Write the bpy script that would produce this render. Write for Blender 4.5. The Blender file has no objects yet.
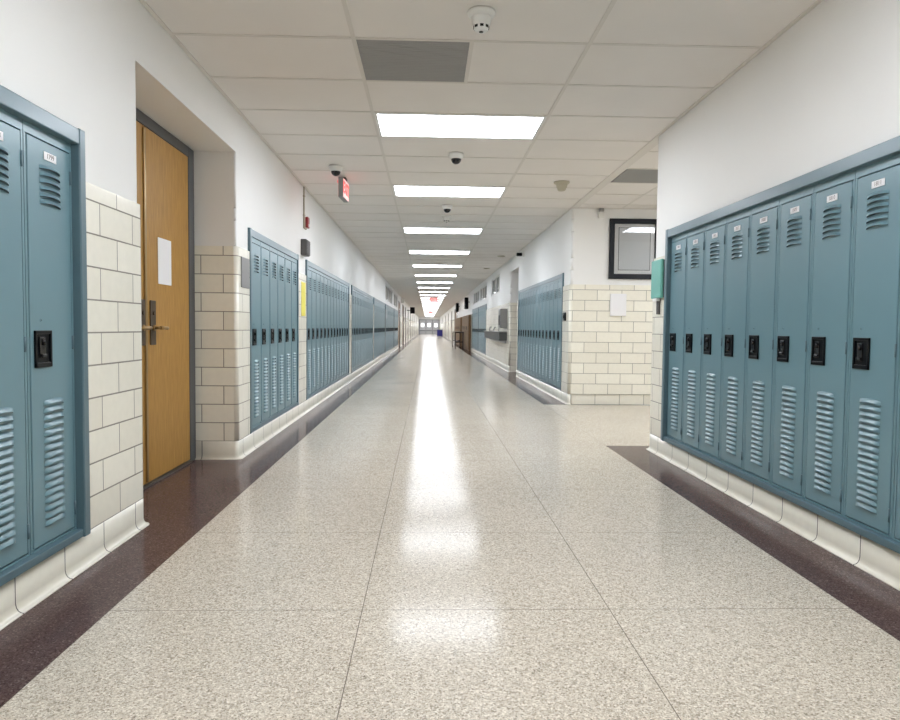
import bpy, bmesh, math, random
from mathutils import Vector, Matrix
random.seed(7)
C = bpy.context.scene.collection
SC = bpy.context.scene
PI = math.pi

# ------------------------------------------------------------------ measures
EYE = 0.9338
XL, XR = -1.315, 1.737            # tile faces of the two long walls
ZC = 2.409                        # ceiling
BASE, TILE = 0.127, 1.479         # top of the cove base, top of the tile wainscot
BT = 1.654                        # top of the locker banks
HEAD = 2.125                      # door recess head
COURSE, BLOCK = 0.1288, 0.3048
YEND, YBACK = 98.0, -5.5
YC0, YC1 = 5.33, 8.47             # the side corridor on the right
XSIDE = 8.0
GX0, GY0, TW = -0.3936, 3.633, 0.6096
PITCH = 0.3048

# ------------------------------------------------------------------ materials
def lin(r, g, b):
    f = lambda c: (c / 255) / 12.92 if c / 255 <= 0.04045 else ((c / 255 + 0.055) / 1.055) ** 2.4
    return (f(r), f(g), f(b), 1)

class NT:
    def __init__(s, name):
        s.m = bpy.data.materials.new(name); s.m.use_nodes = True
        s.t = s.m.node_tree; s.b = s.t.nodes['Principled BSDF']
    def n(s, typ, **kw):
        x = s.t.nodes.new(typ)
        for k, v in kw.items(): setattr(x, k, v)
        return x
    def l(s, a, b): s.t.links.new(a, b)
    def val(s, **kw):
        for k, v in kw.items(): s.b.inputs[k.replace('_', ' ')].default_value = v
        return s

def simple(name, col, rough=0.5, metal=0.0, noise=0.0, scale=40, spec=0.5, bump=0.0):
    q = NT(name); q.val(Roughness=rough, Metallic=metal)
    q.b.inputs['Base Color'].default_value = col
    q.b.inputs['Specular IOR Level'].default_value = spec
    tc = q.n('ShaderNodeTexCoord')
    nz = q.n('ShaderNodeTexNoise'); nz.inputs['Scale'].default_value = scale; nz.inputs['Detail'].default_value = 4
    q.l(tc.outputs['Object'], nz.inputs['Vector'])
    if noise:
        mx = q.n('ShaderNodeMix', data_type='RGBA', blend_type='MULTIPLY')
        mx.inputs[0].default_value = 1
        mx.inputs[6].default_value = col
        cr = q.n('ShaderNodeMapRange'); cr.inputs[3].default_value = 1 - noise; cr.inputs[4].default_value = 1 + noise
        q.l(nz.outputs['Fac'], cr.inputs[0]); q.l(cr.outputs[0], mx.inputs[7])
        q.l(mx.outputs[2], q.b.inputs['Base Color'])
    if bump:
        bp = q.n('ShaderNodeBump'); bp.inputs['Strength'].default_value = bump; bp.inputs['Distance'].default_value = 0.002
        q.l(nz.outputs['Fac'], bp.inputs['Height']); q.l(bp.outputs[0], q.b.inputs['Normal'])
    return q.m

def emit(name, col, strength, base=(.8, .8, .8, 1)):
    q = NT(name)
    q.b.inputs['Base Color'].default_value = base
    q.b.inputs['Emission Color'].default_value = col
    q.b.inputs['Emission Strength'].default_value = strength
    return q.m

def tile_mat(name, rowh, voff, c1, c2, mortar, msize, rough):
    q = NT(name); q.val(Roughness=rough)
    tc = q.n('ShaderNodeTexCoord'); mp = q.n('ShaderNodeMapping'); mp.inputs['Location'].default_value = (0, voff, 0)
    br = q.n('ShaderNodeTexBrick')
    br.offset = 0.5
    for k, v in (('Color1', c1), ('Color2', c2), ('Mortar', mortar)): br.inputs[k].default_value = v
    br.inputs['Scale'].default_value = 1; br.inputs['Mortar Size'].default_value = msize
    br.inputs['Mortar Smooth'].default_value = 0.2; br.inputs['Bias'].default_value = 0
    br.inputs['Brick Width'].default_value = BLOCK; br.inputs['Row Height'].default_value = rowh
    q.l(tc.outputs['UV'], mp.inputs[0]); q.l(mp.outputs[0], br.inputs['Vector'])
    nz = q.n('ShaderNodeTexNoise'); nz.inputs['Scale'].default_value = 26; nz.inputs['Detail'].default_value = 5
    q.l(tc.outputs['Object'], nz.inputs['Vector'])
    mr = q.n('ShaderNodeMapRange'); mr.inputs[3].default_value = .94; mr.inputs[4].default_value = 1.04
    q.l(nz.outputs['Fac'], mr.inputs[0])
    mx = q.n('ShaderNodeMix', data_type='RGBA', blend_type='MULTIPLY'); mx.inputs[0].default_value = 1
    q.l(br.outputs['Color'], mx.inputs[6]); q.l(mr.outputs[0], mx.inputs[7]); q.l(mx.outputs[2], q.b.inputs['Base Color'])
    bp = q.n('ShaderNodeBump'); bp.invert = True; bp.inputs['Strength'].default_value = .6; bp.inputs['Distance'].default_value = .003
    q.l(br.outputs['Fac'], bp.inputs['Height']); q.l(bp.outputs[0], q.b.inputs['Normal'])
    rg = q.n('ShaderNodeMapRange'); rg.inputs[3].default_value = rough; rg.inputs[4].default_value = .8
    q.l(br.outputs['Fac'], rg.inputs[0]); q.l(rg.outputs[0], q.b.inputs['Roughness'])
    return q.m

def terrazzo(name, ramp, grout, joints=True):
    """polished terrazzo: marble chips in a matrix, thin divider strips"""
    q = NT(name); q.b.inputs['Specular IOR Level'].default_value = FLOOR_SPEC
    tc = q.n('ShaderNodeTexCoord')
    vo = q.n('ShaderNodeTexVoronoi'); vo.inputs['Scale'].default_value = 185; vo.inputs['Randomness'].default_value = 1
    v2 = q.n('ShaderNodeTexVoronoi'); v2.inputs['Scale'].default_value = 340
    q.l(tc.outputs['Object'], vo.inputs['Vector']); q.l(tc.outputs['Object'], v2.inputs['Vector'])
    def rampnode(src):
        r = q.n('ShaderNodeValToRGB'); r.color_ramp.interpolation = 'CONSTANT'
        e = r.color_ramp.elements
        while len(e) < len(ramp): e.new(0.5)
        for el, (p, c) in zip(e, ramp): el.position = p; el.color = c
        s = q.n('ShaderNodeSeparateColor'); q.l(src, s.inputs[0]); q.l(s.outputs[0], r.inputs[0])
        return r.outputs[0]
    a, b = rampnode(vo.outputs['Color']), rampnode(v2.outputs['Color'])
    mx = q.n('ShaderNodeMix', data_type='RGBA'); mx.inputs[0].default_value = .5
    q.l(a, mx.inputs[6]); q.l(b, mx.inputs[7])
    # broad cloudiness of the worn polish
    nz = q.n('ShaderNodeTexNoise'); nz.inputs['Scale'].default_value = 1.7; nz.inputs['Detail'].default_value = 4
    q.l(tc.outputs['Object'], nz.inputs['Vector'])
    mr = q.n('ShaderNodeMapRange'); mr.inputs[3].default_value = .93; mr.inputs[4].default_value = 1.06
    q.l(nz.outputs['Fac'], mr.inputs[0])
    m2 = q.n('ShaderNodeMix', data_type='RGBA', blend_type='MULTIPLY'); m2.inputs[0].default_value = 1
    q.l(mx.outputs[2], m2.inputs[6]); q.l(mr.outputs[0], m2.inputs[7])
    out = m2.outputs[2]
    if joints:
        mp = q.n('ShaderNodeMapping'); mp.inputs['Location'].default_value = (1.030 + 8.22, -2.25 + 8.6, 0)
        q.l(tc.outputs['Object'], mp.inputs[0])
        br = q.n('ShaderNodeTexBrick'); br.offset = 0; br.inputs['Scale'].default_value = 1
        br.inputs['Brick Width'].default_value = .822; br.inputs['Row Height'].default_value = .86
        br.inputs['Mortar Size'].default_value = .0015; br.inputs['Mortar Smooth'].default_value = .1
        q.l(mp.outputs[0], br.inputs['Vector'])
        m3 = q.n('ShaderNodeMix', data_type='RGBA'); m3.inputs[7].default_value = grout
        q.l(br.outputs['Fac'], m3.inputs[0]); q.l(out, m3.inputs[6]); out = m3.outputs[2]
    q.l(out, q.b.inputs['Base Color'])
    rr = q.n('ShaderNodeMapRange'); rr.inputs[3].default_value = FLOOR_ROUGH[0]; rr.inputs[4].default_value = FLOOR_ROUGH[1]
    q.l(nz.outputs['Fac'], rr.inputs[0]); q.l(rr.outputs[0], q.b.inputs['Roughness'])
    # the slight unevenness that streaks its reflections
    n3 = q.n('ShaderNodeTexNoise'); n3.inputs['Scale'].default_value = 7; n3.inputs['Detail'].default_value = 2
    q.l(tc.outputs['Object'], n3.inputs['Vector'])
    bp = q.n('ShaderNodeBump'); bp.inputs['Strength'].default_value = .045; bp.inputs['Distance'].default_value = .006
    q.l(n3.outputs['Fac'], bp.inputs['Height']); q.l(bp.outputs[0], q.b.inputs['Normal'])
    return q.m

def wood_mat(name, c1, c2):
    q = NT(name); q.val(Roughness=.5); q.b.inputs['Specular IOR Level'].default_value = .35
    tc = q.n('ShaderNodeTexCoord'); mp = q.n('ShaderNodeMapping'); mp.inputs['Scale'].default_value = (14, 14, 1.2)
    q.l(tc.outputs['Object'], mp.inputs[0])
    nz = q.n('ShaderNodeTexNoise'); nz.inputs['Scale'].default_value = 6; nz.inputs['Detail'].default_value = 7; nz.inputs['Distortion'].default_value = .6
    q.l(mp.outputs[0], nz.inputs['Vector'])
    r = q.n('ShaderNodeValToRGB'); r.color_ramp.elements[0].position = .3; r.color_ramp.elements[1].position = .72
    r.color_ramp.elements[0].color = c1; r.color_ramp.elements[1].color = c2
    q.l(nz.outputs['Fac'], r.inputs[0]); q.l(r.outputs[0], q.b.inputs['Base Color'])
    return q.m

FLOOR_SPEC = .07
FLOOR_ROUGH = (.12, .165)
LIGHT = 9.0
M = {}
M['plaster'] = simple('painted plaster', (.84, .84, .83, 1), .55, noise=.02, scale=3, bump=.05)
M['tile'] = tile_mat('glazed wall tile', COURSE, -BASE + COURSE * 2, (.90, .875, .775, 1), (.83, .80, .695, 1), (.27, .25, .215, 1), .0032, .22)
M['cove'] = tile_mat('glazed cove tile', 4.0, 5.0, (.80, .77, .67, 1), (.76, .725, .625, 1), (.12, .11, .10, 1), .003, .22)
M['ceil'] = simple('ceiling tile', (.81, .78, .75, 1), .9, noise=.05, scale=2.2, bump=.25)
M['grid'] = simple('ceiling grid metal', (.70, .67, .63, 1), .5)
M['darkpanel'] = simple('grey ceiling grille', (.36, .36, .355, 1), .7, noise=.08, scale=300)
M['floor'] = terrazzo('beige terrazzo', [(0, (.21, .175, .135, 1)), (.13, (.53, .47, .385, 1)), (.42, (.63, .57, .48, 1)), (.66, (.44, .38, .305, 1)), (.80, (.84, .785, .69, 1))], (.19, .165, .135, 1))
M['floor_side'] = terrazzo('beige terrazzo of the side corridor', [(0, (.21, .175, .135, 1)), (.13, (.53, .47, .385, 1)), (.42, (.63, .57, .48, 1)), (.66, (.44, .38, .305, 1)), (.80, (.84, .785, .69, 1))], (.19, .165, .135, 1), False)
M['stripe'] = terrazzo('maroon terrazzo', [(0, (.045, .027, .025, 1)), (.2, (.105, .066, .061, 1)), (.55, (.135, .088, .083, 1)), (.8, (.085, .052, .048, 1)), (.95, (.24, .18, .165, 1))], (.03, .02, .02, 1), False)
M['teal'] = simple('teal locker enamel', (.138, .252, .298, 1), .29, noise=.04, scale=5, spec=.6, bump=.03)
M['trim'] = simple('teal trim enamel', (.095, .165, .20, 1), .30, noise=.04, scale=5, spec=.6)
M['cup'] = simple('black plastic', (.003, .0035, .005, 1), .3, spec=.15)
M['latch'] = simple('dark latch metal', (.012, .011, .012, 1), .25, .2, spec=.4)
M['white'] = simple('white paper', (.85, .85, .87, 1), .6)
M['ink'] = simple('grey ink', (.24, .2, .2, 1), .6)
M['wood'] = wood_mat('honey oak veneer', (.36, .185, .042, 1), (.50, .28, .07, 1))
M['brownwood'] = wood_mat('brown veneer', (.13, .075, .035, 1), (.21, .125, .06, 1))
M['frame'] = simple('grey door frame enamel', (.085, .09, .10, 1), .4)
M['brass'] = simple('aged brass', (.36, .24, .11, 1), .35, .85)
M['bronze'] = simple('bronze plate', (.10, .07, .045, 1), .45, .5)
M['edge'] = simple('dark gap', (.02, .017, .014, 1), .8)
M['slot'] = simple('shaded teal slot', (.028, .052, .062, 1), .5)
M['threshold'] = simple('threshold metal', (.12, .11, .10, 1), .4, .5)
M['plastic'] = simple('white plastic', (.78, .78, .76, 1), .35)
M['ivory'] = simple('ivory plastic', (.50, .47, .37, 1), .45)
M['black'] = simple('black gloss', (.01, .01, .012, 1), .12)
M['navy'] = simple('black picture moulding', (.010, .012, .018, 1), .5, spec=.3)
M['print'] = simple('grey print', (.74, .76, .77, 1), .5, noise=.03, scale=6)
M['mat'] = simple('white mount board', (.88, .89, .89, 1), .7)
M['grey'] = simple('grey metal plate', (.26, .255, .255, 1), .4, .3)
M['speaker'] = simple('dark grille', (.09, .088, .085, 1), .55, noise=.5, scale=420)
M['red'] = simple('red plastic', (.28, .02, .025, 1), .35)
M['beige'] = simple('beige conduit', (.42, .38, .30, 1), .5)
M['yellow'] = simple('yellow notice', (.83, .75, .13, 1), .6)
M['tealbox'] = simple('sea green plastic', (.14, .42, .36, 1), .35)
M['blue'] = simple('blue plastic', (.02, .02, .22, 1), .4)
M['steel'] = simple('stainless steel', (.34, .34, .34, 1), .32, .8)
M['darksteel'] = simple('dark steel', (.10, .105, .105, 1), .35, .6)
M['darkwood'] = simple('dark stained wood', (.035, .022, .016, 1), .4)
M['winglass'] = simple('dim transom glass', (.06, .07, .075, 1), .08)
M['winframe'] = simple('white window frame', (.72, .72, .71, 1), .45)
M['lamp'] = emit('fluorescent diffuser', (.92, .965, 1.04, 1), LIGHT)
M['day'] = emit('daylit glass', (.93, .94, 1, 1), 1.3)
M['exit'] = emit('red exit legend', (1, .14, .13, 1), .5, (.7, .05, .05, 1))
M['exitface'] = emit('pink lit face', (1, .52, .50, 1), .36, (.85, .58, .56, 1))
M['enddoor'] = simple('pale grey paint', (.52, .53, .57, 1), .4)
g = NT('picture glass')
g.t.nodes.remove(g.b); _o = [n for n in g.t.nodes if n.type == 'OUTPUT_MATERIAL'][0]
_mx, _tr, _gl, _fr = g.n('ShaderNodeMixShader'), g.n('ShaderNodeBsdfTransparent'), g.n('ShaderNodeBsdfGlossy'), g.n('ShaderNodeFresnel')
_gl.inputs['Roughness'].default_value = .02; _fr.inputs['IOR'].default_value = 1.55
g.l(_fr.outputs[0], _mx.inputs[0]); g.l(_tr.outputs[0], _mx.inputs[1]); g.l(_gl.outputs[0], _mx.inputs[2]); g.l(_mx.outputs[0], _o.inputs[0])
M['glass'] = g.m

# ------------------------------------------------------------------ mesh helpers
def newbm(): return bmesh.new()

def box(bm, x0, x1, y0, y1, z0, z1, bev=0, mi=0, seg=2):
    r = bmesh.ops.create_cube(bm, size=1)
    vs = r['verts']
    for v in vs:
        v.co = Vector(((x0 + x1) / 2 + v.co.x * (x1 - x0), (y0 + y1) / 2 + v.co.y * (y1 - y0), (z0 + z1) / 2 + v.co.z * (z1 - z0)))
    fs = {f for v in vs for f in v.link_faces}
    for f in fs: f.material_index = mi
    if bev:
        es = list({e for v in vs for e in v.link_edges})
        r2 = bmesh.ops.bevel(bm, geom=es, offset=bev, segments=seg, affect='EDGES', profile=.5)
        for f in r2['faces']: f.material_index = mi
    return bm

def lathe(bm, prof, n=28, axis='z', mi=0, org=(0, 0, 0)):
    """prof: (radius, height) from one end to the other"""
    rings = []
    for r, h in prof:
        ring = []
        for i in range(n):
            a = 2 * PI * i / n
            p = (r * math.cos(a), r * math.sin(a), h)
            if axis == 'y': p = (p[0], p[2], p[1])
            if axis == 'x': p = (p[2], p[0], p[1])
            ring.append(bm.verts.new(Vector(p) + Vector(org)))
        rings.append(ring)
    for a, b in zip(rings, rings[1:]):
        for i in range(n):
            f = bm.faces.new((a[i], a[(i + 1) % n], b[(i + 1) % n], b[i])); f.material_index = mi; f.smooth = True
    for ring in (rings[0], rings[-1]):
        try: f = bm.faces.new(ring); f.material_index = mi
        except ValueError: pass
    return bm

def tube(bm, pts, r, n=10, mi=0):
    rings = []
    for i, p in enumerate(pts):
        p = Vector(p)
        d = (Vector(pts[min(i + 1, len(pts) - 1)]) - Vector(pts[max(i - 1, 0)])).normalized()
        a = d.orthogonal().normalized() if abs(d.z) < .9 else Vector((1, 0, 0))
        if abs(d.z) < .9: a = d.cross(Vector((0, 0, 1))).normalized()
        b = d.cross(a)
        rr = r[i] if isinstance(r, (list, tuple)) else r
        rings.append([bm.verts.new(p + a * rr * math.cos(2 * PI * k / n) + b * rr * math.sin(2 * PI * k / n)) for k in range(n)])
    for a, b in zip(rings, rings[1:]):
        for i in range(n):
            f = bm.faces.new((a[i], a[(i + 1) % n], b[(i + 1) % n], b[i])); f.smooth = True; f.material_index = mi
    for ring in (rings[0], rings[-1]): bm.faces.new(ring).material_index = mi
    return bm

def mesh(name, bm, mats):
    bmesh.ops.recalc_face_normals(bm, faces=bm.faces)
    me = bpy.data.meshes.new(name); bm.to_mesh(me); bm.free()
    for m in (mats if isinstance(mats, (list, tuple)) else [mats]): me.materials.append(M[m])
    return me

def obj(name, bm, mats, parent=None, loc=(0, 0, 0), rz=0, label=None):
    o = bpy.data.objects.new(name, bm if isinstance(bm, bpy.types.Mesh) else mesh(name, bm, mats))
    C.objects.link(o); o.location = loc; o.rotation_euler.z = rz
    if parent: o.parent = parent
    if label: o['label'] = label
    return o

def tag(o, label, cat, group=None, kind=None):
    o['label'] = label; o['category'] = cat
    if group: o['group'] = group
    if kind: o['kind'] = kind
    return o

def thing(name, label, cat, loc=(0, 0, 0), rz=0, group=None, kind=None):
    o = bpy.data.objects.new(name, None); C.objects.link(o); o.empty_display_size = .1
    o.location = loc; o.rotation_euler.z = rz
    return tag(o, label, cat, group, kind)

def dup(root, loc, rz):
    r = root.copy(); C.objects.link(r); r.location = loc; r.rotation_euler.z = rz
    for ch in root.children:
        c = ch.copy(); C.objects.link(c); c.parent = r
        for gch in ch.children:
            d = gch.copy(); C.objects.link(d); d.parent = c
    return r

ORD = ('first second third fourth fifth sixth seventh eighth ninth tenth eleventh twelfth thirteenth fourteenth fifteenth sixteenth '
       'seventeenth eighteenth nineteenth twentieth').split()
def nth(i):
    if i < 20: return ORD[i]
    t = {2: 'twenty', 3: 'thirty'}[(i + 1) // 10]
    return t + 'ieth' if (i + 1) % 10 == 0 and t != 'twenty' else (('thirtieth' if (i + 1) == 30 else t + '-' + ORD[(i + 1) % 10 - 1]))

# ------------------------------------------------------------------ what is set into the walls
LB = [  # left banks: near edge, number of lockers, words
    (1.666, 3, 'bank before the oak door'),
    (5.165, 6, 'bank just past the oak door'),
    (7.56, 13, 'bank past the yellow notice'),
    (12.03, 15, 'second bank past the yellow notice'),
    (16.97, 14, 'third bank past the yellow notice'),
    (21.60, 17, 'bank under the nearer left transom'),
    (27.08, 11, 'bank under the farther left transom')]
RB = [
    (2.148, 9, 'bank beside the sea-green box'),
    (8.90, 14, 'bank past the side corridor'),
    (20.60, 10, 'bank past the drinking fountain'),
    (23.79, 10, 'second bank past the drinking fountain')]
STILE = .045
def blen(n): return n * PITCH + 2 * STILE
# (start, end, depth, bottom, top, rounded)
LF = [(y, y + blen(n), .36, BASE, BT, 0) for y, n, w in LB]
LF += [(3.250, 4.84, .345, 0, HEAD, 1)]
LDOORS = [(31.2, 33.4), (36.0, 38.4), (40.5, 41.9), (46, 47.4), (53, 54.4), (61, 62.4), (70, 71.4), (82, 83.4)]
FD = lambda a: .29 if a < 20 else .09
LF += [(a, b, FD(a), 0, HEAD, 1) for a, b in LDOORS]
LWIN = [(21.75, 26.2), (26.95, 30.4)]
LF += [(a, b, .12, 1.74, 2.30, 0) for a, b in LWIN]
RF1 = [(RB[0][0], RB[0][0] + blen(RB[0][1]), .36, BASE, BT, 0)]
RF = [(y, y + blen(n), .36, BASE, BT, 0) for y, n, w in RB[1:]]
RDOORS = [(13.45, 14.75), (41.2, 45.4), (50, 51.5), (58, 59.5), (68, 69.5), (80, 81.5)]
RF += [(a, b, FD(a), 0, HEAD, 1) for a, b in RDOORS]
RWIN = [(17.0, 19.2), (20.7, 23.6), (23.9, 26.8)]
RF += [(a, b, .12, 1.80, 2.28, 0) for a, b in RWIN]

# ------------------------------------------------------------------ walls as solid prisms with recesses
def rpath(points, rad):
    """rounds the flagged corners of a plan path; points: (x, y, rounded)"""
    out = []
    for i, (x, y, r) in enumerate(points):
        if not r or i in (0, len(points) - 1): out.append((x, y)); continue
        p = Vector((x, y)); a = (Vector(points[i - 1][:2]) - p).normalized(); b = (Vector(points[i + 1][:2]) - p).normalized()
        c = p + (a + b) * rad
        p0, p1 = p + a * rad, p + b * rad
        for k in range(6):
            t = k / 5 * PI / 2
            out.append(tuple(c + (p0 - c) * math.cos(t) + (p1 - c) * math.sin(t)))
    return out

def straight(feats, z0, z1, y0, y1, X, s, back):
    """plan points of one long wall from y0 up to y1; s = +1 where the room lies at +x"""
    X = X - s * back
    pts = [(X, y0, 0)]
    for a, b, d, zb, zt, rd in sorted(feats):
        if zb <= z0 + 1e-4 and zt >= z1 - 1e-4:
            k = back if rd else 0
            pts += [(X, a - k, rd), (X - s * d, a - k, 0), (X - s * d, b + k, 0), (X, b + k, rd)]
    return pts + [(X, y1, 0)]

def prism(bm, front, backpts, z0, z1, mi, uo, uv):
    loop = list(front) + list(backpts); n = len(loop)
    lo = [bm.verts.new((x, y, z0)) for x, y in loop]; hi = [bm.verts.new((x, y, z1)) for x, y in loop]
    for i in range(n):
        j = (i + 1) % n
        f = bm.faces.new((lo[i], lo[j], hi[j], hi[i])); f.material_index = mi
        dx, dy = loop[j][0] - loop[i][0], loop[j][1] - loop[i][1]
        for lp in f.loops:
            v = lp.vert.co
            lp[uv].uv = ((v.y + uo[0]) if abs(dy) > abs(dx) else (v.x + uo[1]), v.z)
        if 1e-6 < abs(dx) < .03 or (1e-6 < abs(dy) < .03): f.smooth = True
    for cap in (lo, hi):
        f = bm.faces.new(cap); f.material_index = mi
        for lp in f.loops: lp[uv].uv = (lp.vert.co.y + .1, z0 + .05)

def levels(feats):
    zs = {0, BASE, TILE, BT, HEAD, ZC + .05}
    for f in feats: zs |= {f[3], f[4]}
    return sorted(zs)

def cove(name, paths, uo):
    """cove base: a swept profile following the plan path"""
    bm = newbm(); uv = bm.loops.layers.uv.new('UVMap')
    prof = [(-.012, BASE), (0, BASE), (0, .034), (.003, .020), (.009, .010), (.017, .0045), (.025, .003), (.025, 0), (-.012, 0)]
    for path in paths:
        P = [Vector(p) for p in path]; rows = []
        for i, p in enumerate(P):
            d0 = (p - P[i - 1]).normalized() if i else None
            d1 = (P[i + 1] - p).normalized() if i + 1 < len(P) else None
            d0 = d0 or d1; d1 = d1 or d0
            n0, n1 = Vector((d0.y, -d0.x)), Vector((d1.y, -d1.x))
            nn = n0 + n1; nn = nn / max(.5, nn.dot(n0))
            rows.append([bm.verts.new((p.x + nn.x * o, p.y + nn.y * o, z)) for o, z in prof])
        for i in range(len(P) - 1):
            dx, dy = P[i + 1].x - P[i].x, P[i + 1].y - P[i].y
            for k in range(len(prof)):
                k2 = (k + 1) % len(prof)
                f = bm.faces.new((rows[i][k], rows[i + 1][k], rows[i + 1][k2], rows[i][k2])); f.smooth = 1 <= k <= 5
                for lp in f.loops:
                    v = lp.vert.co
                    lp[uv].uv = ((v.y + uo[0]) if abs(dy) > abs(dx) else (v.x + uo[1]), v.z)
        bm.faces.new(rows[0]); bm.faces.new(rows[-1])
    o = obj(name, bm, 'cove'); o['kind'] = 'structure'; return o

PLB = .014   # how far the plaster sits behind the tile face
def rad_of(z0): return .028 if z0 < TILE - .001 else .014
# left wall ---------------------------------------------------------
UOL = (-2.2244 + BLOCK * 20, -2.2244 + 6.228 + BLOCK * 20)
bm = newbm(); uv = bm.loops.layers.uv.new('UVMap'); zs = levels(LF)
for z0, z1 in zip(zs, zs[1:]):
    bk = .012 if z1 <= BASE + 1e-4 else (0 if z1 <= TILE + 1e-4 else PLB)
    fr = rpath(straight(LF, z0, z1, YBACK, YEND, XL, 1, bk), rad_of(z0))
    prism(bm, fr, [(XL - .9, YEND), (XL - .9, YBACK)], z0, z1, 0 if z1 <= TILE + 1e-4 else 1, UOL, uv)
o = obj('wall_left', bm, ['tile', 'plaster']); o['kind'] = 'structure'
def cuts(path, gaps):
    return path
lp = rpath(straight(LF, 0, BASE, YBACK, YEND, XL, 1, 0), .028)
def split_recess(path, X, s):
    """leave the cove out along the back of the recesses, where the doors stand"""
    out, cur = [], []
    for i, p in enumerate(path):
        deep = abs(p[0] - X) > .07
        if deep and cur and abs(cur[-1][0] - X) > .07:
            out.append(cur); cur = []
        cur.append(p)
    out.append(cur); return [c for c in out if len(c) > 1]
cove('baseboard_left', split_recess(lp, XL, 1), UOL)
# right wall, near part ---------------------------------------------
UOR = (-2.6742 + BLOCK * 20, BLOCK * 20)
def right_near(z0, z1, bk):
    pts = straight(RF1, z0, z1, YBACK, YC0 - bk, XR, -1, bk)[::-1]
    pts[0] = (XR + bk, YC0 - bk, 1)
    return rpath([(XSIDE, YC0 - bk, 0)] + pts, rad_of(z0))
bm = newbm(); uv = bm.loops.layers.uv.new('UVMap'); zs = levels(RF1)
for z0, z1 in zip(zs, zs[1:]):
    bk = .012 if z1 <= BASE + 1e-4 else (0 if z1 <= TILE + 1e-4 else PLB)
    prism(bm, right_near(z0, z1, bk), [(XR + .6, YBACK), (XR + .6, YC0 - .4), (XSIDE, YC0 - .4)], z0, z1, 0 if z1 <= TILE + 1e-4 else 1, UOR, uv)
o = obj('wall_right', bm, ['tile', 'plaster']); o['kind'] = 'structure'
cove('baseboard_right', [right_near(0, BASE, 0)], UOR)
# right wall beyond the side corridor --------------------------------
UOF = (-2.6742 + BLOCK * 40 - .10, -1.775 + BLOCK * 20)
def right_far(z0, z1, bk):
    pts = straight(RF, z0, z1, YC1 + bk, YEND, XR, -1, bk)[::-1]
    pts[-1] = (XR + bk, YC1 + bk, 1)
    return rpath(pts + [(XSIDE, YC1 + bk, 0)], .04 if z0 < TILE - .001 else .03)
bm = newbm(); uv = bm.loops.layers.uv.new('UVMap'); zs = levels(RF)
for z0, z1 in zip(zs, zs[1:]):
    bk = .012 if z1 <= BASE + 1e-4 else (0 if z1 <= TILE + 1e-4 else PLB)
    prism(bm, right_far(z0, z1, bk), [(XSIDE, YC1 + .6), (XR + .9, YC1 + .6), (XR + .9, YEND)], z0, z1, 0 if z1 <= TILE + 1e-4 else 1, UOF, uv)
o = obj('wall_right_beyond', bm, ['tile', 'plaster']); o['kind'] = 'structure'
cove('baseboard_right_beyond', split_recess(right_far(0, BASE, 0), XR, -1)[:-1] + [split_recess(right_far(0, BASE, 0), XR, -1)[-1]] if False else
     [c for c in (lambda path: (lambda out: out)(split_recess([p for p in path if p[0] < XR + 1], XR, -1)))(right_far(0, BASE, 0))], UOF)
bm = newbm(); uv = bm.loops.layers.uv.new('UVMap')
# ends of the corridors ----------------------------------------------
def endwall(name, x0, x1, y0, y1):
    bm = newbm(); box(bm, x0, x1, y0, y1, 0, ZC + .05); o = obj(name, bm, 'plaster'); o['kind'] = 'structure'
endwall('wall_end', XL - .9, XR + .9, YEND, YEND + .2)
endwall('wall_back', XL - .9, XR + .6, YBACK - .2, YBACK)
endwall('wall_side', XSIDE, XSIDE + .2, YC0 - .4, YC1 + .6)

# ------------------------------------------------------------------ floor
SL, SR = -1.030, 1.436
bm = newbm()
def slab(x0, x1, y0, y1, mi):
    vs = [bm.verts.new(p) for p in ((x0, y0, 0), (x1, y0, 0), (x1, y1, 0), (x0, y1, 0))]
    bm.faces.new(vs).material_index = mi
    ws = [bm.verts.new(p) for p in ((x0, y0, -.1), (x1, y0, -.1), (x1, y1, -.1), (x0, y1, -.1))]
    bm.faces.new(ws[::-1]).material_index = mi
    for i in range(4): bm.faces.new((vs[i], ws[i], ws[(i + 1) % 4], vs[(i + 1) % 4])).material_index = mi
slab(XL - .9, SL, YBACK, YEND, 1)
slab(SL, SR, YBACK, YEND, 0)
slab(SR, XR + .6, YBACK, 5.47, 1)
slab(SR, XSIDE, 5.47, 8.43, 2)
slab(SR, XR + .9, 8.43, YEND, 1)
o = obj('floor', bm, ['floor', 'stripe', 'floor_side']); o['kind'] = 'structure'

# ------------------------------------------------------------------ ceiling: lay-in tiles on a metal grid
LK = [-13, -8, -3] + [2, 6, 11] + list(range(16, 154, 5))
lights = [GY0 + k * TW for k in LK]
XA, XB = XL - .05, XR + .05
gx = [XA, GX0, GX0 + 2 * TW, XB]
k0, k1 = int((YBACK - GY0) / TW) - 1, int((YEND - GY0) / TW) + 1
DARK = {(GX0, 0)}
SIDE_LIGHT = (2.98, 6.376)
SIDE_PANEL = (1.815, 6.40)
bm = newbm()
def ctile(x0, x1, y0, y1):
    box(bm, x0 + .004, x1 - .004, y0 + .004, y1 - .004, ZC + .0025 + random.random() * .002, ZC + .024)
for k in range(k0, k1):
    y0 = GY0 + k * TW
    for i in range(3):
        if i == 1 and k in LK: continue
        if i == 1 and k == 0: ctile(GX0 + TW, gx[2], y0, y0 + TW); continue
        ctile(gx[i], gx[i + 1], y0, y0 + TW)
sx = [XR + .08, 2.36, 2.90, 3.51, 4.12] + [4.73 + i * TW for i in range(6)]
sy = [5.28, 5.76, 6.376, 6.99, 7.60, 8.21, 8.52]
for a, b in zip(sx, sx[1:]):
    for c, d in zip(sy, sy[1:]):
        if c == 6.376 and (a == sx[0] or a in sx[2:4]): continue
        ctile(a, b, c, d)
o = obj('ceiling', bm, 'ceil'); o['kind'] = 'structure'
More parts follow.
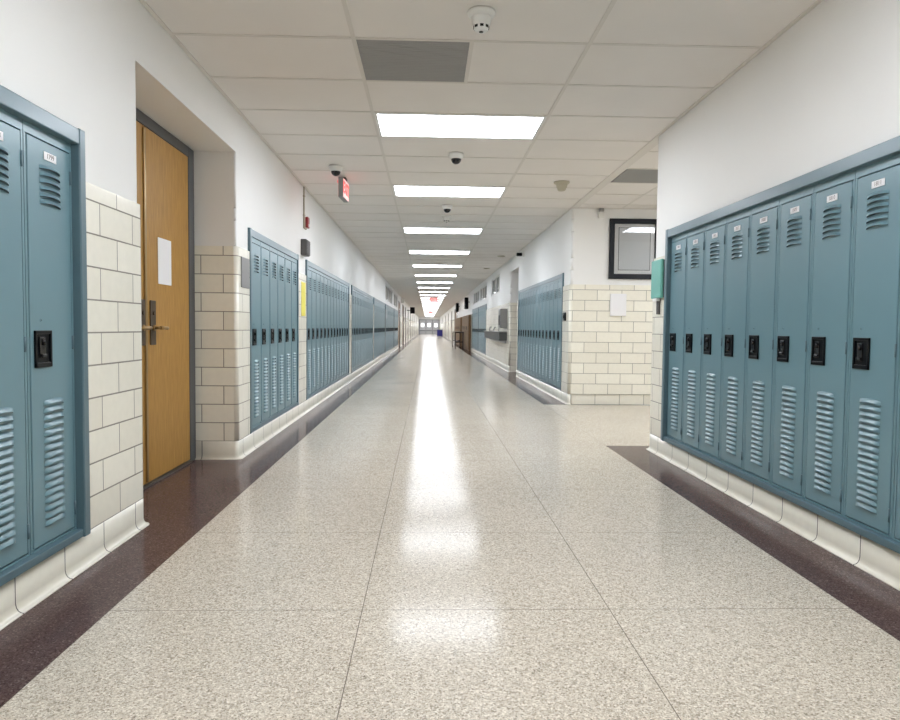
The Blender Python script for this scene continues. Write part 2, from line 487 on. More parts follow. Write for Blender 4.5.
bm = newbm(); box(bm, XL - .9, XSIDE + .2, YBACK - .2, YEND + .2, ZC + .06, ZC + .12); o = obj('ceiling_deck', bm, 'plaster'); o['kind'] = 'structure'
bm = newbm()
for x in gx[1:3]: box(bm, x - .011, x + .011, YBACK, YEND, ZC - .001, ZC + .004)
for x in (XL - .012, XR + .012):
    if x < 0: box(bm, x, x + .022, YBACK, YEND, ZC - .003, ZC + .004)
    else:
        box(bm, x - .022, x, YBACK, YC0, ZC - .003, ZC + .004); box(bm, x - .022, x, YC1, YEND, ZC - .003, ZC + .004)
box(bm, XR - .005, XR + .08, YC0, YC1, ZC - .002, ZC + .02)
for k in range(k0, k1 + 1):
    y = GY0 + k * TW
    if YBACK < y < YEND: box(bm, XL, XR, y - .011, y + .011, ZC - .0005, ZC + .004)
box(bm, GX0 + TW - .011, GX0 + TW + .011, GY0, GY0 + TW, ZC, ZC + .004)
for x in sx[1:]: box(bm, x - .011, x + .011, YC0, YC1, ZC - .0005, ZC + .004)
for y in sy[1:-1]: box(bm, XR + .07, XSIDE, y - .011, y + .011, ZC - .001, ZC + .004)
box(bm, XR, XSIDE, YC1 - .02, YC1 + .02, ZC - .002, ZC + .004)
o = obj('trim_1', bm, 'grid'); o['kind'] = 'structure'

# lit panels
bm = newbm()
W2, H2 = TW - .012, TW / 2 - .012
for a in (-1, 1):
    u, v_ = sorted((a * (H2 + .004), a * (H2 - .022))); box(bm, -W2, W2, u, v_, -.003, .03, .002); u, v_ = sorted((a * (W2 + .004), a * (W2 - .018))); box(bm, u, v_, -H2, H2, -.003, .03, .002)
box(bm, -W2, W2, -H2, H2, .026, .03)
lf = mesh('light frame', bm, 'plastic')
bm = newbm(); box(bm, -W2 + .016, W2 - .016, -H2 + .02, H2 - .02, .002, .012); lm = mesh('light diffuser', bm, 'lamp')
def ceiling_light(x, y, label):
    t = thing('ceiling_light', label, 'light', (x, y, ZC), 0, 'ceiling light panels')
    obj('light_frame', lf, None, t); obj('diffuser', lm, None, t)
j = 0
for k, y in zip(LK, lights):
    if k < 0:
        ceiling_light(GX0 + TW, y + TW / 2, 'white fluorescent ceiling panel behind the viewpoint, %s one back from the dark grille' % nth([-3, -8, -13].index(k)))
    else:
        ceiling_light(GX0 + TW, y + TW / 2, 'lit fluorescent ceiling panel, %s along the corridor counting from the grey grille' % nth(j)); j += 1
ceiling_light(sx[2] + TW, sy[2] + .307, 'lit fluorescent ceiling panel in the side corridor behind the right wall')
ceiling_light(sx[8], sy[2] + .307, 'lit fluorescent ceiling panel at the end of the side corridor')
def grille(x0, x1, y0, y1, label):
    bm = newbm(); cx, cy = (x0 + x1) / 2, (y0 + y1) / 2
    box(bm, x0 - cx + .012, x1 - cx - .012, y0 - cy + .012, y1 - cy - .012, .001, .012)
    n = 24
    for i in range(n):
        yy = (y0 - cy) + .02 + (y1 - y0 - .04) * (i + .5) / n
        box(bm, x0 - cx + .014, x1 - cx - .014, yy - .004, yy + .004, -.001, .001)
    tag(obj('ceiling_grille', bm, 'darkpanel', loc=(cx, cy, ZC)), label, 'grille')
grille(GX0, GX0 + TW, GY0, GY0 + TW, 'grey square return-air grille in the ceiling before the first light panel')
grille(sx[0], sx[1], sy[2], sy[3], 'grey square ceiling grille at the mouth of the side corridor')

# ------------------------------------------------------------------ lockers
ZB0, ZB1 = BASE + .034, BT - .060          # bodies between the bottom and top rails
HW = PITCH / 2 - .0020
DW, DZ0, DZ1 = .134, ZB0 + .012, ZB1 - .040   # half door width, door bottom and top
def body_mesh():
    bm = newbm()
    o4 = [(-HW, ZB0), (HW, ZB0), (HW, ZB1), (-HW, ZB1)]; gp = .0048
    i4 = [(-DW - gp, DZ0 - gp), (DW + gp, DZ0 - gp), (DW + gp, DZ1 + gp), (-DW - gp, DZ1 + gp)]
    A = [bm.verts.new((x, .0, z)) for x, z in o4]; B = [bm.verts.new((x, .0, z)) for x, z in i4]
    D = [bm.verts.new((x, .022, z)) for x, z in i4]; E = [bm.verts.new((x, .30, z)) for x, z in o4]
    for i in range(4):
        j = (i + 1) % 4
        bm.faces.new((A[i], A[j], B[j], B[i])); bm.faces.new((B[i], B[j], D[j], D[i])); bm.faces.new((A[j], A[i], E[i], E[j]))
    bm.faces.new(D); bm.faces.new(E[::-1])
    return mesh('locker body', bm, 'teal')
def door_mesh():
    bm = newbm(); box(bm, -DW, DW, -.002, .018, DZ0, DZ1, .0025)
    # round lock plug above the handle
    lathe(bm, [(.006, -.0045), (.006, -.003)], 12, 'y', 0, (-DW + .062, 0, .945))
    lathe(bm, [(.0018, -.0055), (.0018, -.0044)], 8, 'y', 1, (-DW + .062, 0, .945))
    return mesh('locker door', bm, ['teal', 'cup'])
def vent_mesh(ztop, n, step):
    """pressed louvres: each one arches out of the sheet, its lip lower at both ends"""
    bm = newbm(); NX, NZ = 14, 5
    for k in range(n):
        zt = ztop - k * step; rows = []
        for a in range(NZ + 2):
            row = []
            for i in range(NX + 1):
                t = i / NX * 2 - 1
                sag = -.006 * t * t
                hgt = .0125 * (1 - abs(t) ** 4)
                if a <= NZ:
                    q = a / NZ; y = -.003 - hgt * q ** .8; z = zt + sag - q * step * .62
                else: y = -.0025; z = zt + sag - step * .66
                row.append(bm.verts.new((t * .066, y, z)))
            rows.append(row)
        for a, (r0, r1) in enumerate(zip(rows, rows[1:])):
            for i in range(NX):
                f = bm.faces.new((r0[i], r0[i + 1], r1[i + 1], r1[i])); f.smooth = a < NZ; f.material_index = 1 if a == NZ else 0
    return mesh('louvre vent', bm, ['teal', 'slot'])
HX0, HX1, HZ0, HZ1 = -DW + .018, -DW + .122, .784, .910
def handle_mesh():
    bm = newbm()
    # bezel ring and a deep cup
    bz = .012
    for x0, x1, z0, z1 in ((HX0, HX1, HZ1 - bz, HZ1), (HX0, HX1, HZ0, HZ0 + bz * 1.4), (HX0, HX0 + bz, HZ0, HZ1), (HX1 - bz, HX1, HZ0, HZ1)):
        box(bm, x0, x1, -.009, -.002, z0, z1, .002)
    box(bm, HX0 + .004, HX1 - .004, -.0036, -.0030, HZ0 + .004, HZ1 - .004)
    # lifting latch with its finger lip
    cx = (HX0 + HX1) / 2 - .008
    box(bm, cx - .017, cx + .017, -.008, -.0035, HZ0 + .032, HZ1 - .022, .0015, 1)
    box(bm, cx - .012, cx + .016, -.015, -.0075, HZ0 + .034, HZ0 + .046, .002, 1)
    tube(bm, [(cx + .004, -.0095, HZ1 - .05), (cx + .004, -.0095, HZ1 - .03)], .006, 10, 1)
    return mesh('recessed handle', bm, ['cup', 'latch'])
def tag_mesh():
    bm = newbm(); box(bm, -.039, .039, -.0055, -.003, 1.494, 1.522, .001); return mesh('number tag', bm, 'white')
def hinge_mesh(z):
    bm = newbm(); tube(bm, [(DW + .002, -.003, z), (DW + .002, -.003, z + .05)], .0042, 8); return mesh('hinge', bm, 'trim')
def digits_mesh(s):
    cu = bpy.data.curves.new('tag numerals', 'FONT'); cu.body = s; cu.size = .024; cu.align_x = 'CENTER'; cu.align_y = 'CENTER'; cu.extrude = .0003
    o = bpy.data.objects.new('tmp', cu); C.objects.link(o)
    bpy.context.view_layer.update()
    me = bpy.data.meshes.new_from_object(o.evaluated_get(bpy.context.evaluated_depsgraph_get()))
    bpy.data.objects.remove(o); me.transform(Matrix.Translation((0, -.0057, 1.508)) @ Matrix.Rotation(PI / 2, 4, 'X'))
    me.materials.clear(); me.materials.append(M['ink']); me.name = 'tag numerals'; return me
BM, DM, VU, VL, HM, TM = body_mesh(), door_mesh(), vent_mesh(1.478, 6, .0235), vent_mesh(.672, 17, .0262), handle_mesh(), tag_mesh()
HG = [hinge_mesh(z) for z in (.22, .84, 1.44)]
def make_locker(name, detail):
    t = thing(name, 'teal metal locker', 'locker')
    obj('body', BM, None, t); d = obj('door', DM, None, t)
    obj('handle', HM, None, d, label='black recessed handle')
    if detail:
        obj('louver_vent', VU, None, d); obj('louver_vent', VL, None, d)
        obj('number_tag', TM, None, d, label='small white number tag')
        for h in HG: obj('hinge', h, None, d)
    return t
proto, far_proto = make_locker('locker', 1), make_locker('locker', 2)
# the far ones keep their louvres but lose the hinges and tags, too small to see
for d in [c for c in far_proto.children if c.name.startswith('door')]:
    for hnge in [c for c in d.children if c.name.startswith(('hinge', 'number_tag'))]: bpy.data.objects.remove(hnge)
used = {proto: 0, far_proto: 0}
NUM = {}
def locker(x, y, rz, label, grp, near, num):
    p = proto if near else far_proto
    if not used[p]: t = p; t.location = (x, y, 0); t.rotation_euler.z = rz
    else: t = dup(p, (x, y, 0), rz)
    used[p] += 1
    t['label'] = label; t['group'] = grp
    if num:
        d = [c for c in t.children if c.name.startswith('door')][0]
        tg = [c for c in d.children if c.name.startswith('number_tag')][0]
        NUM[tg] = num
def rail(bm, *a): box(bm, *a, .004)
def bank(X, s, y0, n, words, near, nums=None, from_far=None, proud=.025):
    rz = PI / 2 if s > 0 else -PI / 2
    L = blen(n); yc = y0 + L / 2
    # trim frame, local: -y towards the room
    t = thing('locker_trim', 'teal sheet-metal trim framing the %s' % words, 'trim', (X, yc, 0), rz, 'trim frames around the locker banks')
    h = L / 2
    bm = newbm(); box(bm, -h + .002, h - .002, -proud, .02, BT - .060, BT - .003, .004); obj('top_rail', bm, 'trim', t)
    bm = newbm(); box(bm, -h + .002, h - .002, -proud * .8, .02, BASE + .002, BASE + .033, .004); obj('bottom_rail', bm, 'trim', t)
    for q in (-1, 1):
        bm = newbm(); xa, xb = sorted((q * h - q * .001, q * (h - STILE) ))
        box(bm, xa, xb, -proud - .003, .02, BASE + .001, BT, .005); obj('side_stile', bm, 'trim', t)
    for i in range(n):
        y = y0 + STILE + PITCH * (i + .5)
        o_ = nth(i) + ' from near end of the '
        if from_far: o_ = nth(n - 1 - i) + ' from far end of the '
        locker(X - s * .004, y, rz, 'teal metal locker, ' + o_ + words, 'lockers in the ' + words, near, nums[i] if nums else None)
NEARL = {0: ['1797', '1798', '1799'], 1: None, 2: None}
for i, (y, n, w) in enumerate(LB): bank(XL, 1, y, n, w, i < 1, NEARL.get(i), proud=.025 if i == 0 else .004)
for i, (y, n, w) in enumerate(RB): bank(XR, -1, y, n, w, i < 1, ['18%02d' % (12 - q) for q in range(9)] if i == 0 else None, from_far=(i == 0), proud=.025 if i == 0 else .004)
for tg, s in NUM.items():
    c = bpy.data.objects.new('tag_numerals', digits_mesh(s)); C.objects.link(c); c.parent = tg.parent
    c['label'] = 'small grey printed number'

# ------------------------------------------------------------------ oak double door in its recess
XD = -1.622
dr = thing('door_1', 'honey oak double door set back in a deep tiled recess on the left', 'door', (XD, 4.010, 0), PI / 2, kind='structure')
# local: x along the corridor, -y towards the room
bm = newbm()
hw = .812
for q in (-1, 1):
    a, b = (.722, .826) if q > 0 else (-.758, -.753); box(bm, a, b, -.016, .03, 0, HEAD - .004, .002)
box(bm, -.752, .7215, -.016, .03, 2.058, HEAD - .004, .002)
obj('door_frame', bm, 'frame', dr)
bm = newbm(); box(bm, -.752, .7215, -.03, .03, 0, .014, .003); obj('threshold', bm, 'threshold', dr)
def leaf(x0, x1, hingeside):
    bm = newbm(); box(bm, x0, x1, -.012, .025, .018, 2.054, .003)
    return obj('door_leaf', bm, 'wood', dr)
l1 = leaf(-.750, .008, -1); l2 = leaf(.018, .718, 1)
bm = newbm(); box(bm, -.022, .004, -.022, -.0125, .03, 2.04, .003); obj('astragal', bm, 'brass', dr, label='brass meeting strip')
def lever(leafo, cx, dirx, name='lever_handle'):
    bm = newbm(); box(bm, cx - .04, cx + .04, -.021, -.0125, .815, 1.075, .004)
    lathe(bm, [(.012, -.028), (.012, -.02)], 14, 'y', 0, (cx, 0, 1.0)); obj('handle_plate', bm, 'bronze', leafo)
    bm = newbm()
    lathe(bm, [(.017, -.030), (.017, -.021)], 18, 'y', 0, (cx, 0, .915))
    tube(bm, [(cx, -.028, .915), (cx, -.062, .915)], .009, 12)
    tube(bm, [(cx - dirx * .006, -.062, .915), (cx + dirx * .03, -.064, .915), (cx + dirx * .09, -.062, .914), (cx + dirx * .125, -.055, .913)], [.010, .011, .0095, .010], 12)
    obj(name, bm, 'brass', leafo)
lever(l1, -.060, -1); lever(l2, .092, 1)
bm = newbm(); box(bm, -.105, .105, -.0024, -.0003, -.138, .138)
p = obj('paper_notice', bm, 'white', loc=(XD + .0125, 4.300, 1.316), rz=PI / 2); tag(p, 'blank white sheet of paper taped to the oak door', 'paper')

# ------------------------------------------------------------------ other doors down the corridor
dn = 2
def far_door(X, s, a, b, depth):
    global dn
    c = (a + b) / 2; w = (b - a) / 2 - .004; xx = X - s * (depth - .05)
    d = thing('door_%d' % dn, 'brown wooden classroom door in the %s wall, %s recess along' % ('left' if s > 0 else 'right', nth(dn - 2 if s > 0 else dn - 2 - len(LDOORS))), 'door', (xx, c, 0), PI / 2 if s > 0 else -PI / 2, kind='structure'); dn += 1
    bm = newbm()
    for q in (-1, 1):
        u, v = sorted((q * w, q * (w - .05))); box(bm, u, v, -.03, .04, 0, HEAD - .004)
    box(bm, -w, w, -.03, .04, 2.05, HEAD - .004); obj('door_frame', bm, 'frame', d)
    bm = newbm(); box(bm, -w + .052, w - .052, -.01, .03, .012, 2.046); lo = obj('door_leaf', bm, 'brownwood', d)
    bm = newbm(); tube(bm, [(-w + .12, -.012, .95), (-w + .12, -.05, .95), (-w + .22, -.055, .95)], .011, 8); obj('lever_handle', bm, 'brass', lo)
    bm = newbm(); box(bm, w * .2, w * .62, -.013, -.0105, 1.2, 1.8); obj('vision_pane', bm, 'winglass', lo)
for a, b in LDOORS: far_door(XL, 1, a, b, FD(a))
for a, b in RDOORS: far_door(XR, -1, a, b, FD(a))

# transom windows
wn = 1
def transom(X, s, a, b, z0, z1, panes):
    global wn
    c = (a + b) / 2; w = (b - a) / 2 - .002
    d = thing('window_%d' % wn, 'transom window high in the %s wall above the lockers' % ('left' if s > 0 else 'right'), 'window', (X, c, 0), PI / 2 if s > 0 else -PI / 2, kind='structure'); wn += 1
    bm = newbm(); z0 += .002; z1 -= .002
    box(bm, -w, w, .03, .09, z0, z0 + .05); box(bm, -w, w, .03, .09, z1 - .05, z1)
    for i in range(panes + 1):
        x = -w + .025 + (2 * w - .05) * i / panes; box(bm, x - .025, x + .025, .03, .09, z0 + .05, z1 - .05)
    obj('window_frame', bm, 'winframe', d)
    for i in range(panes):
        x0 = -w + .05 + (2 * w - .05) * i / panes; x1 = -w + (2 * w - .05) * (i + 1) / panes
        bm = newbm(); box(bm, x0, x1, .055, .065, z0 + .05, z1 - .05); obj('pane', bm, 'winglass', d)
transom(XL, 1, *LWIN[0], 1.74, 2.30, 2); transom(XL, 1, *LWIN[1], 1.74, 2.30, 2)
transom(XR, -1, *RWIN[0], 1.80, 2.28, 2); transom(XR, -1, *RWIN[1], 1.80, 2.28, 3); transom(XR, -1, *RWIN[2], 1.80, 2.28, 3)

# ------------------------------------------------------------------ end of the corridor: double doors with daylight
ed = thing('door_%d' % dn, 'pale double doors with bright windows at the far end of the corridor', 'door', (.2, YEND, 0), 0, kind='structure')
bm = newbm(); box(bm, -1.45, 1.45, -.03, -.001, 0, 2.05); obj('door_frame', bm, 'frame', ed)
for i, x in enumerate((-.93, 0, .93)):
    bm = newbm(); box(bm, x - .44, x + .44, -.07, -.031, .01, 2.0, .004); lo = obj('door_leaf', bm, 'enddoor', ed)
    bm = newbm(); box(bm, x - .2, x + .2, -.08, -.0705, 1.02, 1.5); obj('pane', bm, 'day', lo)
    bm = newbm(); box(bm, x - .38, x + .38, -.12, -.0705, .42, .5, .004); obj('push_bar', bm, 'darksteel', lo)

# ------------------------------------------------------------------ things on the ceiling
def smoke(x, y, label, ivory=False, sc=1.0):
    t = thing('smoke_detector', label, 'smoke detector', (x, y, ZC - .001))
    a = 'ivory' if ivory else 'plastic'
    bm = newbm(); lathe(bm, [(.002, 0), (.066 * sc, 0), (.066 * sc, -.010), (.058 * sc, -.018), (.045 * sc, -.03)], 32); obj('base', bm, a, t)
    bm = newbm(); lathe(bm, [(.05 * sc, -.019), (.047 * sc, -.034), (.043 * sc, -.056), (.036 * sc, -.064), (.034 * sc, -.078), (.026 * sc, -.088), (.002, -.090)], 32); h = obj('chamber', bm, a, t)
    if not ivory:
        for i in range(8):
            an = 2 * PI * i / 8; bm = newbm()
            box(bm, -.008, .008, -.0015, .0015, -.077, -.066); q = obj('slot', bm, 'black', h, loc=(.0356 * math.cos(an), .0356 * math.sin(an), 0), rz=an + PI / 2)
        bm = newbm(); lathe(bm, [(.010, -.0895), (.010, -.092)], 14); obj('test_button', bm, 'black', h)
smoke(.238, 3.30, 'white conical smoke detector, nearest the viewer, before the grey grille')
smoke(1.335, 7.0, 'ivory smoke detector on the right of the ceiling by the side corridor', True, 1.2)
smoke(.235, 9.2, 'small smoke detector just behind the second small dome camera', sc=1.0)
def dome(x, y, label, sc=1.0):
    t = thing('dome_camera', label, 'camera', (x, y, ZC - .001), 0, 'dome security cameras')
    bm = newbm(); lathe(bm, [(.002, 0), (.062 * sc, 0), (.064 * sc, -.012), (.058 * sc, -.034), (.046 * sc, -.048), (.002, -.048)], 32); obj('housing', bm, 'plastic', t)
    bm = newbm(); lathe(bm, [(.044 * sc, -.0485)] + [(.043 * sc * math.cos(a), -.0485 - .042 * sc * math.sin(a)) for a in [i * PI / 14 for i in range(1, 7)]] + [(.001, -.0485 - .042 * sc)], 28); obj('dome', bm, 'black', t, label='smoked black dome')
dome(.228, 5.93, 'white dome camera with black lens bubble just behind the first light panel')
dome(.223, 8.42, 'white dome camera just behind the second light panel')
dome(-.86, 6.48, 'dome camera on the left of the ceiling beside the exit sign')
bm = newbm(); lathe(bm, [(.001, 0), (.08, 0), (.085, -.006), (.05, -.02), (.001, -.022)], 24)
v = mesh('ceiling diffuser', bm, 'ivory')
for x, y, w in ((1.49, 14.2, 'nearer'), (1.44, 17.1, 'farther')):
    tag(obj('ceiling_sprinkler', v, None, loc=(x, y, ZC - .001)), 'small flush sprinkler cover on the right of the ceiling, %s of the two' % w, 'sprinkler', 'sprinkler covers')

# exit signs
def text_mesh(s, size, mat, ext=.002):
    cu = bpy.data.curves.new('lettering', 'FONT'); cu.body = s; cu.size = size; cu.align_x = 'CENTER'; cu.align_y = 'CENTER'; cu.extrude = ext; cu.offset = .004
    o = bpy.data.objects.new('tmp', cu); C.objects.link(o); bpy.context.view_layer.update()
    me = bpy.data.meshes.new_from_object(o.evaluated_get(bpy.context.evaluated_depsgraph_get())); bpy.data.objects.remove(o)
    me.transform(Matrix.Rotation(PI / 2, 4, 'X')); me.materials.clear(); me.materials.append(M[mat]); return me
def exit_sign(x, y, rz, label, w=.31, h=.19, both=False):
    t = thing('exit_sign', label, 'exit sign', (x, y, ZC - .003), rz, 'exit signs')
    bm = newbm(); box(bm, -.05, .05, -.03, .03, -.022, 0, .003); obj('canopy', bm, 'bronze', t)
    bm = newbm(); box(bm, -w / 2, w / 2, -.024, .024, -.022 - h, -.0225, .004); obj('housing', bm, 'grey', t)
    for s in (-1, 1):
        bm = newbm(); box(bm, -w / 2 + .008, w / 2 - .008, -.0275, -.0245, -.014 - h, -.031); f = obj('face', bm, 'exitface', t, rz=0 if s < 0 else PI)
        obj('lettering', text_mesh('EXIT', h * .82, 'exit'), None, f, loc=(0, -.029, -.022 - h / 2))
exit_sign(-.850, 6.98, PI / 2 - .05, 'red exit sign seen edge-on, hung from the ceiling on the left')
exit_sign(.28, 33.5, 0, 'red exit sign facing the viewer, far along the corridor ceiling', .4, .22)
exit_sign(.22, 62, 0, 'red exit sign facing the viewer, farthest along the corridor ceiling', .4, .22)

# ------------------------------------------------------------------ things on the left wall
PX = XL - PLB
def wallthing(name, s, X, y, z, label, cat, group=None):
    return thing(name, label, cat, (X, y, z), PI / 2 if s > 0 else -PI / 2, group)
bm = newbm(); tube(bm, [(PX + .009, 7.43, 1.985), (PX + .009, 7.43, ZC - .005)], .0085, 10)
for z in (2.1, 2.3): box(bm, PX + .0005, PX + .02, 7.41, 7.45, z, z + .012)
tag(obj('conduit', bm, 'beige'), 'thin beige conduit running down from the ceiling to the red alarm strobe', 'conduit')
t = wallthing('alarm_strobe', 1, PX, 7.49, 1.97, 'red fire alarm strobe on the left wall under a conduit', 'alarm')
bm = newbm(); box(bm, -.06, .06, -.02, -.0000, 0, .125, .004); obj('back_box', bm, 'beige', t)
bm = newbm(); box(bm, -.045, .06, -.05, -.0205, .012, .125, .008); obj('horn', bm, 'red', t)
bm = newbm(); box(bm, -.025, .03, -.06, -.0505, .02, .05, .004); obj('strobe_lens', bm, 'plastic', t)
t = wallthing('wall_speaker', 1, PX, 7.385, 1.675, 'dark grey speaker grille on the left wall above the yellow notice', 'speaker')
bm = newbm(); box(bm, -.10, .10, -.06, -.0000, 0, .165, .006); obj('enclosure', bm, 'speaker', t)
bm = newbm(); box(bm, -.092, .092, -.066, -.0605, .008, .157)
for i in range(9): box(bm, -.088, .088, -.069, -.0655, .014 + i * .016, .022 + i * .016)
obj('grille', bm, 'speaker', t)
bm = newbm(); box(bm, -.115, .115, -.004, -.0000, 0, .355)
tag(obj('notice_sign', bm, 'yellow', loc=(XL, 7.365, 1.04), rz=PI / 2), 'yellow notice on the tile pier beside the six-locker bank', 'notice')
bm = newbm(); box(bm, -.105, .105, -.008, -.0000, 0, .215, .003)
for x in (-.08, .08): lathe(bm, [(.004, -.0095), (.004, -.0075)], 10, 'y', 0, (x, 0, .108))
tag(obj('wall_plate', bm, 'grey', loc=(XL, 5.025, 1.203), rz=PI / 2), 'blank grey metal plate on the tile pier past the oak door', 'plate')
bm = newbm(); box(bm, -.11, .11, -.0045, -.0035, 0, .28)
tag(obj('paper_poster', bm, 'white', loc=(XL, 22.1, 1.2), rz=PI / 2), 'white paper stuck on a far locker door of the left wall', 'paper')
bpy.data.objects['paper_poster'].location.x = XL + .006

# ------------------------------------------------------------------ things by the side corridor
t = thing('dispenser_box', 'sea-green plastic box at the corner of the right wall beside the lockers', 'dispenser', (XR + PLB, 5.165, 1.168), -PI / 2)
bm = newbm(); box(bm, -.113, .115, -.017, -.0000, .004, .284, .004); obj('back_plate', bm, 'frame', t)
bm = newbm(); box(bm, -.115, .108, -.042, -.0175, 0, .288, .009); obj('cover', bm, 'tealbox', t)
bm = newbm(); box(bm, -.05, .05, -.05, -.024, -.02, -.0005, .004); obj('nozzle', bm, 'plastic', t)
bm = newbm(); box(bm, -.03, .03, -.012, -.0000, 0, .105, .002)
for i in range(5): box(bm, -.02, .02, -.014, -.0115, .012 + i * .018, .02 + i * .018)
tag(obj('switch_plate', bm, 'speaker', loc=(XR, 5.16, 1.05), rz=-PI / 2), 'narrow dark plate on the tile just below the sea-green box', 'plate')
t = thing('picture_frame', 'black framed picture with white mount on the side corridor wall', 'picture', (2.527, YC1 + PLB, 1.552))
fw, fh, fb = .312, .735, .062
bm = newbm()
for a in (-1, 1):
    u, v_ = sorted((a * fw, a * (fw - fb))); box(bm, u, v_, -.035, -.0000, 0, fh, .004)
box(bm, -fw, fw, -.0345, -.0000, 0, fb, .004); box(bm, -fw, fw, -.0345, -.0000, fh - fb, fh, .004); obj('moulding', bm, 'navy', t)
bm = newbm(); box(bm, -fw + .05, fw - .05, -.012, -.004, .05, fh - .05); obj('mount', bm, 'mat', t)
bm = newbm(); box(bm, -.198, .198, -.0138, -.0121, .108, fh - .106)
obj('print_border', bm, 'navy', t)
bm = newbm(); box(bm, -.192, .192, -.0150, -.0139, .114, fh - .112); obj('print', bm, 'print', t)
bm = newbm(); box(bm, -fw + .055, fw - .055, -.022, -.019, .055, fh - .055); obj('glazing', bm, 'glass', t)
bm = newbm(); box(bm, -.098, .098, -.032, -.0000, 0, .272, .004); box(bm, -.094, .094, -.034, -.0321, .004, .268)  # thin pad of blank white paper fixed to the tile
tag(obj('paper_pad', bm, 'white', loc=(2.337, YC1, 1.098)), 'blank white paper pad on the tiles below the framed picture', 'sign')
t = thing('wall_sensor', 'small white sensor with dark cap under the ceiling left of the framed picture', 'sensor', (2.105, YC1 + PLB, 2.29))
bm = newbm(); box(bm, -.035, .035, -.05, -.0000, 0, .075, .008); obj('body', bm, 'plastic', t)
bm = newbm(); box(bm, -.03, .03, -.055, -.002, .0755, .115, .006); obj('cap', bm, 'grey', t)
bm = newbm(); box(bm, -.06, .06, -.02, -.0000, 0, .105, .003); box(bm, -.02, .02, -.028, -.0195, .03, .075, .002)  # small black wall device of unknown use
tag(obj('black_device', bm, 'cup', loc=(XR, 8.72, 1.035), rz=-PI / 2), 'small black device on the tile corner by the right lockers past the corridor', 'switch')
t = thing('wall_camera', 'small dark camera high on the right wall near the narrow recess', 'camera', (XR + PLB, 12.75, 2.22), -PI / 2)
bm = newbm(); box(bm, -.05, .05, -.03, -.0000, .03, .11, .004); obj('bracket', bm, 'plastic', t)
bm = newbm(); box(bm, -.04, .04, -.13, -.0305, .04, .10, .008); obj('body', bm, 'cup', t)

# ------------------------------------------------------------------ far along the right wall
t = thing('drinking_fountain', 'long steel drinking fountain trough on the right wall past the narrow recess', 'fountain', (XR, 17.1, 0), -PI / 2)
bm = newbm(); box(bm, -2.0, 2.0, -.17, -.0008, .66, .84, .01); obj('trough', bm, 'darksteel', t)
bm = newbm(); box(bm, -1.9, 1.9, -.03, -.0, .60, .659, .003); obj('mounting_rail', bm, 'steel', t)
bm = newbm(); box(bm, -2.02, 2.02, -.19, -.0008, .8405, .862, .006); obj('rim', bm, 'steel', t)
for x in (-1.2, 0, 1.2):
    bm = newbm(); tube(bm, [(x, -.1, .8625), (x, -.1, .92), (x, -.08, .95), (x, -.05, .94)], .012, 10); obj('spout', bm, 'steel', t)
t = thing('bottle_filler', 'grey steel bottle filler cabinet above the near end of the drinking fountain', 'bottle filler', (XR, 15.35, 0), -PI / 2)
bm = newbm(); box(bm, -.24, .24, -.15, -.0008, .93, 1.36, .01); obj('cabinet', bm, 'grey', t)
bm = newbm(); box(bm, -.16, .16, -.156, -.1505, 1.0, 1.22, .002); obj('niche', bm, 'cup', t)
t = thing('wooden_table', 'dark wooden side table standing in front of the added far right cupboard', 'table', (1.38, 31.8, 0))
bm = newbm(); box(bm, -.2, .2, -1.5, 1.5, .70, .75, .006); obj('tabletop', bm, 'darkwood', t)
for x in (-.17, .17):
    for y in (-1.4, 1.4):
        bm = newbm(); box(bm, x - .025, x + .025, y - .025, y + .025, 0, .70, .004); obj('leg', bm, 'darkwood', t)
bm = newbm(); box(bm, -.02, .02, -1.4, 1.4, .28, .33, .004); box(bm, -.17, .17, -1.42, -1.38, .28, .33, .004); box(bm, -.17, .17, 1.38, 1.42, .28, .33, .004); obj('stretcher', bm, 'darkwood', t)
for y0_, y1_, w_ in ((27.5, 32.8, 'nearer, past the last right lockers'), (34.4, 39.8, 'farther, past the wooden table')):  # invented cupboards: their brown stands in for shaded tile on the recess reveals
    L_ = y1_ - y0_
    t = thing('added_cupboard', 'brown cupboard added for shaded tile reveals, far right wall, ' + w_, 'cupboard', (XR, (y0_ + y1_) / 2, 0), -PI / 2, 'added brown cupboards on the far right wall')
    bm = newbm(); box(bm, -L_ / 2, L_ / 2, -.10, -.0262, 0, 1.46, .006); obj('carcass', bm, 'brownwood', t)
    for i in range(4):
        xa = -L_ / 2 + .03 + (L_ - .06) * i / 4; bm = newbm(); box(bm, xa + .006, xa + (L_ - .06) / 4 - .006, -.118, -.1003, .08, 1.43, .004); dl = obj('added_cupboard_door', bm, 'brownwood', t)
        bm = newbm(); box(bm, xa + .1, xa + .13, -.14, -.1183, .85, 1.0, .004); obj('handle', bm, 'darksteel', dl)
for y_, z_, l_ in ((29.2, 1.70, 'black box hung high on the far right wall above the nearer added cupboard'), (38.2, 1.78, 'black box hung high on the far right wall above the farther added cupboard')):
    t = thing('hanging_box', l_, 'box', (XR + PLB, y_, z_), -PI / 2)
    bm = newbm(); box(bm, -.04, .04, -.06, -.0000, .3, .34); obj('bracket', bm, 'cup', t)
    bm = newbm(); box(bm, -.3, .3, -.22, -.0605, .02, .5, .02); obj('case', bm, 'cup', t)
t = thing('recycling_bin', 'blue recycling bin near the far end of the corridor', 'bin', (1.36, 78, 0))
bm = newbm(); box(bm, -.3, .3, -.3, .3, 0, .62, .03); obj('body', bm, 'blue', t)
bm = newbm(); box(bm, -.32, .32, -.32, .32, .6205, .68, .02); obj('lid', bm, 'blue', t)
t = thing('hanging_box', 'black box bracketed high on the far left wall', 'box', (XL - PLB, 44, 1.78), PI / 2)
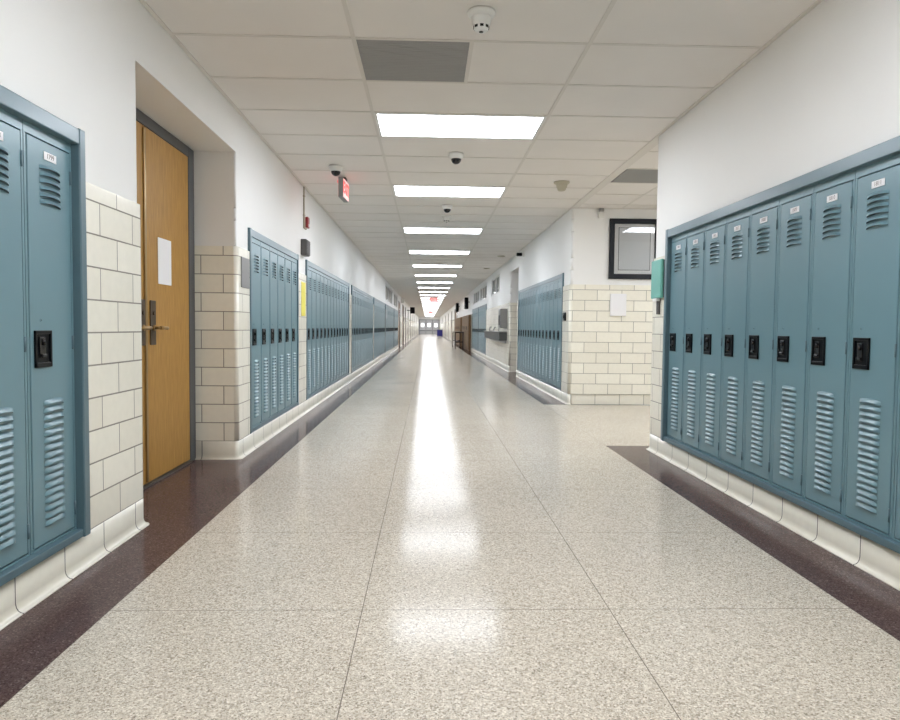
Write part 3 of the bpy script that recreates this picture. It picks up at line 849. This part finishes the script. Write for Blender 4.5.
bm = newbm(); box(bm, -.04, .04, -.2, -.0008, .2, .24); obj('bracket', bm, 'cup', t)
bm = newbm(); box(bm, -.08, .08, -.5, -.2005, .02, .42, .02); obj('case', bm, 'cup', t)
t = thing('wall_loudspeaker', 'white box speaker high on the left wall past the last lockers', 'speaker', (XL - PLB, 34.2, 2.12), PI / 2)
bm = newbm(); box(bm, -.15, .15, -.14, -.0008, 0, .26, .01); obj('enclosure', bm, 'plastic', t)
bm = newbm(); box(bm, -.13, .13, -.147, -.1405, .02, .24); obj('grille', bm, 'grey', t)

# ------------------------------------------------------------------ light outside the panels: a closed building, dim surroundings only
w = bpy.data.worlds.new('World'); SC.world = w; w.use_nodes = True
w.node_tree.nodes['Background'].inputs[0].default_value = (.8, .85, .9, 1)
w.node_tree.nodes['Background'].inputs[1].default_value = .3

# ------------------------------------------------------------------ camera
f, pitch, yaw, roll = 691.63, .0468, .0326, .0102
r0 = Vector((math.cos(yaw), -math.sin(yaw), 0)); f0 = Vector((math.sin(yaw), math.cos(yaw), 0)); up0 = Vector((0, 0, 1))
fwd = f0 * math.cos(pitch) - up0 * math.sin(pitch); up = f0 * math.sin(pitch) + up0 * math.cos(pitch)
rt = r0 * math.cos(roll) + up * math.sin(roll); up2 = up * math.cos(roll) - r0 * math.sin(roll)
cam = bpy.data.cameras.new('Camera'); co = bpy.data.objects.new('Camera', cam); C.objects.link(co)
mw = Matrix(((rt.x, up2.x, -fwd.x, 0), (rt.y, up2.y, -fwd.y, 0), (rt.z, up2.z, -fwd.z, EYE), (0, 0, 0, 1)))
co.matrix_world = mw
cam.sensor_fit = 'HORIZONTAL'; cam.sensor_width = 36; cam.lens = f * 36 / 900; cam.clip_start = .01; cam.clip_end = 300
SC.camera = co
vs = SC.view_settings
vs.view_transform = 'Standard'; vs.look = 'None'; vs.gamma = 1; vs.use_curve_mapping = False; vs.exposure = 1.0
SC.cycles.use_denoising = True
SC.cycles.max_bounces = 14; SC.cycles.diffuse_bounces = 8; SC.cycles.glossy_bounces = 6
